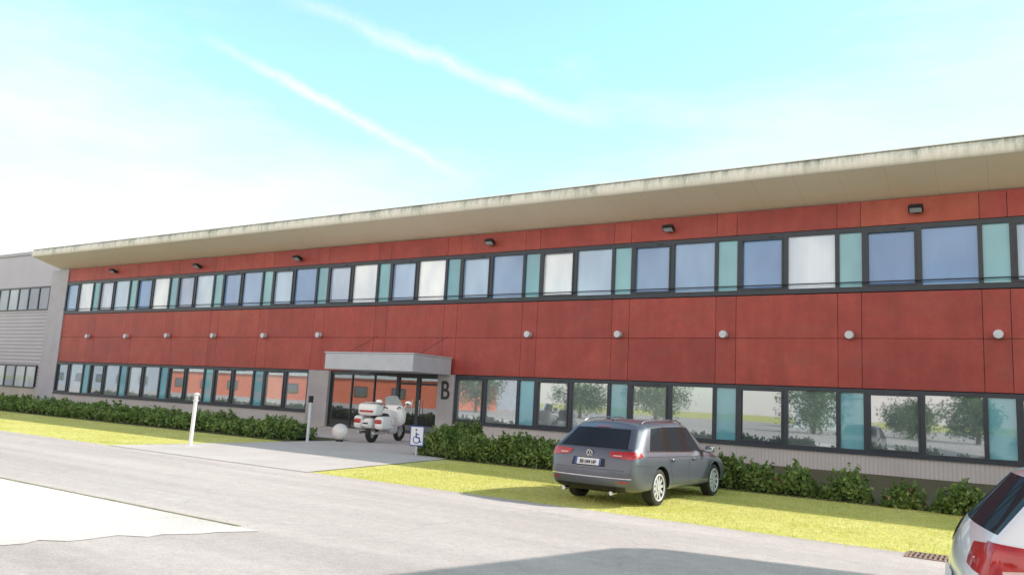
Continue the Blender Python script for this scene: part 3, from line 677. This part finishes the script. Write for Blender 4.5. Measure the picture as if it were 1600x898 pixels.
def wagon_detail(root,patch,hit):
    for sd in (-1,1):
        l=patch('tail_light',[(sd*.80,.825),(sd*.42,.855),(sd*.37,.945),(sd*.80,.965)],'rear',REDL,.010)
        patch('reversing_lens',[(sd*.62,.870),(sd*.46,.873),(sd*.46,.890),(sd*.62,.890)],'rear',WHL,.014,parent=l)
        patch('tail_light',[(-2.28,.835),(-2.02,.890),(-2.06,.945),(-2.22,.962)],sd,REDL,.008)
        patch('rear_pillar',[(sd*.775,1.000),(sd*.68,1.000),(sd*.545,1.325),(sd*.635,1.325)],'rear',PAINT,.005,4,10)
        patch('door_gap',[(-.80,.34),(-.792,.34),(-1.0,.93),(-1.010,.93)],sd,BLACK,.002,1,12)
        for t_,z0 in ((-.04,.30),(1.0,.36)):
            patch('door_gap',[(t_-.004,z0),(t_+.004,z0),(t_+.004,.895),(t_-.004,.895)],sd,BLACK,.002,1,12)
        patch('sill_gap',[(-.82,.295),(.98,.295),(.98,.303),(-.82,.303)],sd,BLACK,.002,20,1)
        patch('chrome_trim',[(-1.84,.966),(.92,.910),(.92,.920),(-1.84,.976)],sd,CHROME,.006,30,1)
        patch('shoulder_crease',[(-1.98,.880),(1.0,.835),(1.0,.839),(-1.98,.884)],sd,GLOSSB,.001,30,1)
        patch('bumper_gap',[(-2.24,.735),(-1.68,.705),(-1.68,.711),(-2.24,.741)],sd,BLACK,.002,10,1)
        patch('side_moulding',[(-.88,.365),(.98,.365),(.98,.380),(-.88,.380)],sd,CHROME,.004,20,1)
        for t_ in (-.80,.20):
            h,n_=hit((sd*3,t_,.80),(-sd,0,0)); MB().sell((h.x+sd*.018,t_,.80),(.02,.095,.016),.6,14,8).build('door_handle',PAINT,root,smooth=True)
        m=MB().sell((sd*1.02,.78,.98),(.10,.055,.070),.6,18,12).box(min(sd*.86,sd*.95),max(sd*.86,sd*.95),.75,.81,.925,.95)
        mr=m.build('wing_mirror',PAINT,root,smooth=True)
        MB().sell((sd*1.02,.73,.98),(.085,.008,.055),.5,16,8).build('mirror_glass',CHROME,mr,smooth=True)
        rl=[(sd*.60,t_,1.448+.050*math.sin(min(1,(t_+1.55)/.2)*1.57)*(1 if t_<.0 else max(0,(.24-t_)/.24))+.026*(1-abs(t_+.3))) for t_ in np.linspace(-1.55,.24,24)]
        MB().tube(rl,.014,8).build('roof_rail',CHROME,root,smooth=True)
        patch('headlight',[(sd*.42,.58),(sd*.68,.60),(sd*.68,.67),(sd*.45,.66)],'front',WHL,.008)
        MB().cyl((sd*.48,-2.42,.25),(sd*.48,-2.26,.25),.035,n=14).build('exhaust_pipe',CHROME,root,smooth=True)
        patch('reflector',[(sd*.58,.435),(sd*.76,.435),(sd*.76,.455),(sd*.58,.455)],'rear',REDL,.006,6,1)
    patch('tailgate_gap',[(-.70,.635),(.70,.635),(.70,.642),(-.70,.642)],'rear',BLACK,.003,24,1)
    patch('bumper_trim',[(-.80,.50),(.80,.50),(.80,.516),(-.80,.516)],'rear',CHROME,.010,30,1)
    patch('rear_apron',[(-.66,.27),(.66,.27),(.70,.36),(-.70,.36)],'rear',BLACK,.006,20,3)
    patch('plate_recess',[(-.34,.68),(.34,.68),(.32,.82),(-.32,.82)],'rear',DARKM,.003,8,4)
    p=patch('number_plate',[(-.26,.695),(.26,.695),(.26,.805),(-.26,.805)],'rear',PLATE,.02,1,1)
    patch('plate_band',[(-.26,.695),(-.222,.695),(-.222,.805),(-.26,.805)],'rear',BLUE,.024,1,1,parent=p)
    patch('plate_band',[(.222,.695),(.26,.695),(.26,.805),(.222,.805)],'rear',BLUE,.024,1,1,parent=p)
    h0,_=hit((0,-4,.72),(0,1,0)); h1,_=hit((0,-4,.78),(0,1,0)); a=math.atan2(h1.y-h0.y,.06)
    text('plate_number','BR 044 HP',.092,BLACK,p,(0,(h0.y+h1.y)/2-.030,.748),(R(90)-a,0,0),.002,.80,bold=.001)
    h,_=hit((0,-4,.90),(0,1,0))
    e=MB().cyl((0,h.y-.020,.897),(0,h.y+.02,.902),.062,n=28).build('badge',DARKM,root)
    MB().torus((0,h.y-.022,.897),(0,1,.12),.056,.007,28,8).build('badge_ring',CHROME,e,smooth=True)
    m=MB(); zc_=.897; yb=h.y-.028
    def bar(p,q): m.cyl((p[0],yb,zc_+p[1]),(q[0],yb,zc_+q[1]),.0045,n=6)
    bar((-.022,.050),(0,.006)); bar((.022,.050),(0,.006))
    bar((-.047,.024),(-.020,-.044)); bar((-.020,-.044),(0,-.004)); bar((0,-.004),(.020,-.044)); bar((.020,-.044),(.047,.024))
    m.build('badge_emblem',CHROME,e)
    def rp(x,z):
        h,_=hit((x,-4,z),(0,1,0)); return (h.x,h.y-.012,h.z)
    MB().tube([rp(.05,1.02),rp(-.22,1.03),rp(-.42,1.06)],.009,6).build('rear_wiper',BLACK,root)
    patch('brake_light',[(-.14,1.355),(.14,1.355),(.14,1.367),(-.14,1.367)],'rear',REDL,.01,4,1)
    MB().sell((0,-1.45,1.475),(.02,.06,.03),.8,12,8).build('roof_aerial',BLACK,root,smooth=True)
gp={'side':[(3,4),(5,6),(7,8)],'pillar':[(4,5),(6,7)],'front':[(9,10)],'cuts':[-.97,-.03]}
rx,ry=G(1021,790); fx,fy=G(1115,776); lx,ly=G(898,776)
rz=-R(2.5); cxx=(rx+lx)/2-.06; cyy=(ry+ly)/2+1.33
make_car('parked_car',(cxx+.08,cyy+.12,0),rz,PAINT,'dark grey estate car parked nose to the hedge on the lawn',wag,gp,(-1.32,1.40),.325,wagon_detail).scale=(.965,.97,.975)
hat=[
 [(-2.00,.72,.27),(-2.14,.82,.38),(-2.18,.86,.60),(-2.10,.86,.88),(-2.02,.80,1.00),(-1.72,.66,1.36),(-1.62,.60,1.41),(-1.56,.30,1.445),(-1.54,0,1.45)],
 S(-1.88,-1.50,.90,.88,.98,.70,1.37,1.465),
 S(-1.70,-1.40,.92,.87,.97,.72,1.38,1.475),
 S(-1.62,-1.34,.92,.86,.96,.73,1.385,1.48)]+wag[4:]
hat=[[(t_*.95 if i>3 else t_,w,z) for (t_,w,z) in s] for i,s in enumerate(hat)]
def hatch_detail(root,patch,hit):
    for sd in (-1,1):
        patch('tail_light',[(sd*.84,.74),(sd*.56,.78),(sd*.52,.92),(sd*.84,.95)],'rear',REDL,.010,16,8)
        l=patch('tail_light',[(-2.12,.735),(-1.70,.80),(-1.66,.93),(-2.06,.955)],sd,REDL,.010,16,8)
        patch('reversing_lens',[(-2.0,.775),(-1.80,.805),(-1.80,.822),(-2.0,.795)],sd,WHL,.013,parent=l)
        patch('bumper_gap',[(-2.12,.70),(-1.60,.68),(-1.60,.688),(-2.12,.708)],sd,BLACK,.002,10,1)
        for t_ in (-.04,.93): patch('door_gap',[(t_-.004,.3),(t_+.004,.3),(t_+.004,.89),(t_-.004,.89)],sd,BLACK,.002,1,12)
        MB().sell((sd*1.02,.74,.97),(.10,.055,.070),.6,18,12).build('wing_mirror',WPAINT,root,smooth=True)
        patch('headlight',[(sd*.42,.58),(sd*.66,.60),(sd*.66,.67),(sd*.45,.66)],'front',WHL,.008)
    patch('rear_apron',[(-.70,.27),(.70,.27),(.74,.42),(-.74,.42)],'rear',BLACK,.006,20,3)
    patch('number_plate',[(-.26,.55),(.26,.55),(.26,.66),(-.26,.66)],'rear',PLATE,.02,1,1)
ang=-R(82); cornerx,cornery=-.20,6.05
fwd=Vector((-math.sin(ang),math.cos(ang))); rgt=Vector((math.cos(ang),math.sin(ang)))
ctr=Vector((cornerx,cornery))+fwd*2.08-rgt*.84
make_car('parked_car',(ctr.x,ctr.y,0),ang,WPAINT,'white car cut off by the right edge with its red rear lamp showing',hat,dict(gp),(-1.28,1.33),.325,hatch_detail)
# ------------------------------------------------------------------ motorcycle
x,y=G(571,692)
mo=empty('motorcycle',(x,y,0),R(12),'large white touring motorcycle with luggage cases parked by the entrance','motorcycle'); mo.scale=(1.2,1.16,1.16)
BW=pm('pearl_white',(.88,.85,.83),(.84,.81,.79),3,.25,coat=1)
for nm_,yy,rr in (('rear_wheel',.32,.31),('front_wheel',1.98,.31)):
    w=MB().torus((0,yy,rr),(1,0,0),rr-.07,.07,32,10,1.1).build(nm_,TYRE,mo,smooth=True)
    MB().torus((0,yy,rr),(1,0,0),rr-.12,.02,28,8).cyl((-.05,yy,rr),(.05,yy,rr),.09,n=16).cyl((-.01,yy,rr),(.01,yy,rr),rr-.12,n=24).build('rim',ALLOY,w,smooth=True)
MB().sell((0,.20,.58),(.13,.28,.16),.6).build('rear_mudguard',BW,mo,smooth=True)
for sd in (-1,1):
    c=MB().sell((sd*.34,.34,.60),(.15,.33,.20),.45).build('saddlebag',BW,mo,smooth=True)
    MB().sell((sd*.34,.035,.64),(.11,.03,.07),.5).build('tail_light',REDL,c,smooth=True)
    MB().torus((sd*.34,.34,.45),(0,0,1),.26,.012,20,6,1).build('crash_bar',CHROME,mo,smooth=True)
    MB().sell((sd*.22,1.05,.42),(.16,.22,.16),.7).build('engine_cylinder',ALLOY,mo,smooth=True)
    a=MB().tube([(sd*.12,1.50,1.0),(sd*.30,1.32,1.08),(sd*.42,1.18,1.06)],.018,8).build('handlebar',BLACK,mo,smooth=True)
    m2=MB().sell((sd*.50,1.52,1.20),(.11,.06,.075),.7).tube([(sd*.32,1.55,1.05),(sd*.46,1.52,1.16)],.018,6).build('mirror',BW,mo,smooth=True)
    MB().sell((sd*.50,1.462,1.20),(.085,.01,.055),.7).build('mirror_glass',CHROME,m2,smooth=True)
    MB().cyl((sd*.24,-.05,.30),(sd*.24,.7,.32),.045,n=14).build('exhaust_pipe',CHROME,mo,smooth=True)
    MB().cyl((sd*.10,1.98,.31),(sd*.12,1.66,.95),.028,n=10).build('fork',CHROME,mo,smooth=True)
    MB().sell((sd*.26,.86,.62),(.06,.24,.12),.6).build('side_cover',BW,mo,smooth=True)
tk=MB().sell((0,.16,.98),(.32,.25,.18),.4).build('top_case',BW,mo,smooth=True)
MB().box(-.22,.22,-.105,-.075,.90,.96).build('light_bar',REDL,tk,bevel=.01)
MB().sell((0,.14,1.19),(.20,.04,.012),.6).tube([(-.22,.05,1.18),(-.22,.3,1.18)],.01,6).tube([(.22,.05,1.18),(.22,.3,1.18)],.01,6).build('luggage_rack',CHROME,tk,smooth=True)
MB().sell((0,.42,1.02),(.24,.07,.17),.55).sell((0,.72,.80),(.19,.36,.08),.6).sell((0,1.02,.74),(.17,.25,.07),.6).build('seat',BLACK,mo,smooth=True)
MB().sell((0,1.22,.82),(.19,.28,.16),.7).sell((0,1.62,.80),(.36,.20,.34),.7).sell((0,1.60,1.02),(.32,.16,.12),.6).build('fairing',BW,mo,smooth=True)
vs=[];fs=[]
for j in range(7):
    for i in range(9):
        u=-1+i/4; w_=j/6; vs.append((u*.30*(1-.25*w_*w_),1.70-.18*w_-.14*u*u,1.06+.36*w_-.06*w_*u*u))
for j in range(6):
    for i in range(8): fs.append((j*9+i,j*9+i+1,(j+1)*9+i+1,(j+1)*9+i))
MB().add(vs,fs).build('windshield',glassm('bike_screen',[(.35,.38,.4),(.4,.43,.45)],.15,wave=0),mo,smooth=True)
MB().sell((0,2.0,.62),(.09,.25,.07),.6).build('front_mudguard',BW,mo,smooth=True)
pl=MB().box(-.11,.11,-.10,-.085,.50,.66).build('number_plate',PLATE,mo,bevel=.003)
MB().box(-.085,.085,-.104,-.1005,.555,.60).build('plate_lettering',BLACK,pl)
# ------------------------------------------------------------------ light
el=math.atan(1/math.hypot(kx,ky)); az=math.atan2(kx,ky)
sun=bpy.data.lights.new('sun','SUN'); sun.energy=5.0; sun.angle=R(.5); sun.color=(1,.94,.87)
so=bpy.data.objects.new('sun',sun); C.objects.link(so); so.location=(40,40,40)
so.rotation_euler=Vector((kx,ky,1)).to_track_quat('Z','Y').to_euler()
w=bpy.data.worlds.new('World'); bpy.context.scene.world=w; w.use_nodes=True; n=w.node_tree; n.nodes.clear()
wo=N(n,'ShaderNodeOutputWorld'); bg=N(n,'ShaderNodeBackground'); n.links.new(bg.outputs[0],wo.inputs[0]); bg.inputs[1].default_value=.15
sky=N(n,'ShaderNodeTexSky',sky_type='NISHITA'); sky.sun_disc=False; sky.sun_elevation=el; sky.sun_rotation=az; sky.air_density=1.0; sky.dust_density=1.5; sky.ozone_density=1.0
tc=N(n,'ShaderNodeTexCoord').outputs['Generated']
sep=N(n,'ShaderNodeSeparateXYZ'); n.links.new(tc,sep.inputs[0])
col=mixc(n,1.0,sky.outputs[0],(2.65,3.3,2.75),'MULTIPLY')
xr_f=math_(n,'MULTIPLY',math_(n,'ADD',sep.outputs[0],.80),1.1,True)
col=mixc(n,1.0,col,ramp(n,xr_f,[(0,(1,1,1)),(1,(.54,.72,.80))]),'MULTIPLY')
d1_=noise(n,mapping(n,tc,(1.2,2.0,5.5)),1.7,9,.62); d2_=noise(n,mapping(n,tc,(1,1,1.6)),1.1,3,.5)
cl=math_(n,'ADD',math_(n,'MULTIPLY',d1_,.6),math_(n,'MULTIPLY',d2_,.4))
low=math_(n,'SUBTRACT',1.0,math_(n,'MULTIPLY',sep.outputs[2],2.0),True)
left=math_(n,'MULTIPLY',math_(n,'SUBTRACT',math_(n,'MULTIPLY',sep.outputs[0],-1.0),.52),2.6,True)
cl=math_(n,'ADD',cl,math_(n,'MULTIPLY',math_(n,'MULTIPLY',low,left),.34))
cf=ramp(n,cl,[(.49,(.04,.04,.04)),(.80,(.9,.9,.9))])
col=mixc(n,cf,col,(7.6,7.7,7.8))
back_fill=math_(n,'MULTIPLY',math_(n,'ADD',math_(n,'MULTIPLY',sep.outputs[1],-1.0),.05),1.6,True)
back_fill_n=ramp(n,d1_,[(.30,(.45,.45,.45)),(.60,(1,1,1))])
col=mixc(n,math_(n,'MULTIPLY',back_fill,back_fill_n),col,(11.6,10.3,9.5))  # unseen sky behind the camera, brightened and warmed to light the shaded facade
zen=math_(n,'MULTIPLY',math_(n,'SUBTRACT',sep.outputs[2],.52),3.2,True)   # unseen upper sky darkened so shadows on the ground read deeper
col=mixc(n,1.0,col,ramp(n,zen,[(0,(1,1,1)),(1,(.16,.18,.24))]),'MULTIPLY')
def contrail(col,p,q,width,amp,strength):
    a=ray(*p).normalized(); b=ray(*q).normalized(); nn=a.cross(b).normalized(); mid=(a+b).normalized(); half=a.angle(b)/2
    wob=N(n,'ShaderNodeTexNoise'); wob.inputs['Scale'].default_value=6; wob.inputs['Detail'].default_value=10; wob.inputs['Roughness'].default_value=.72; n.links.new(tc,wob.inputs['Vector'])
    dp=N(n,'ShaderNodeVectorMath',operation='DOT_PRODUCT'); n.links.new(tc,dp.inputs[0]); dp.inputs[1].default_value=nn
    dist=math_(n,'ABSOLUTE',math_(n,'ADD',dp.outputs['Value'],math_(n,'MULTIPLY',math_(n,'SUBTRACT',wob.outputs[0],.5),amp)))
    line=ramp(n,math_(n,'DIVIDE',dist,width),[(0,(1,1,1)),(.4,(.6,.6,.6)),(1,(0,0,0))])
    dm=N(n,'ShaderNodeVectorMath',operation='DOT_PRODUCT'); n.links.new(tc,dm.inputs[0]); dm.inputs[1].default_value=mid
    along=math_(n,'DIVIDE',math_(n,'SUBTRACT',dm.outputs['Value'],math.cos(half*1.05)),math.cos(half*.45)-math.cos(half*1.05),True)
    br=ramp(n,noise(n,tc,16,6,.7),[(.3,(.35,.35,.35)),(.6,(1,1,1))])
    f=math_(n,'MULTIPLY',math_(n,'MULTIPLY',math_(n,'MULTIPLY',line,along),br),strength)
    return mixc(n,f,col,(7.4,7.5,7.6))
col=contrail(col,(310,55),(750,290),.010,.034,.8)
col=contrail(col,(440,0),(960,195),.014,.050,.7)
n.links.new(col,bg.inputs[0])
vs_=bpy.context.scene.view_settings; vs_.view_transform='Standard'; vs_.look='None'; vs_.exposure=0; vs_.gamma=1
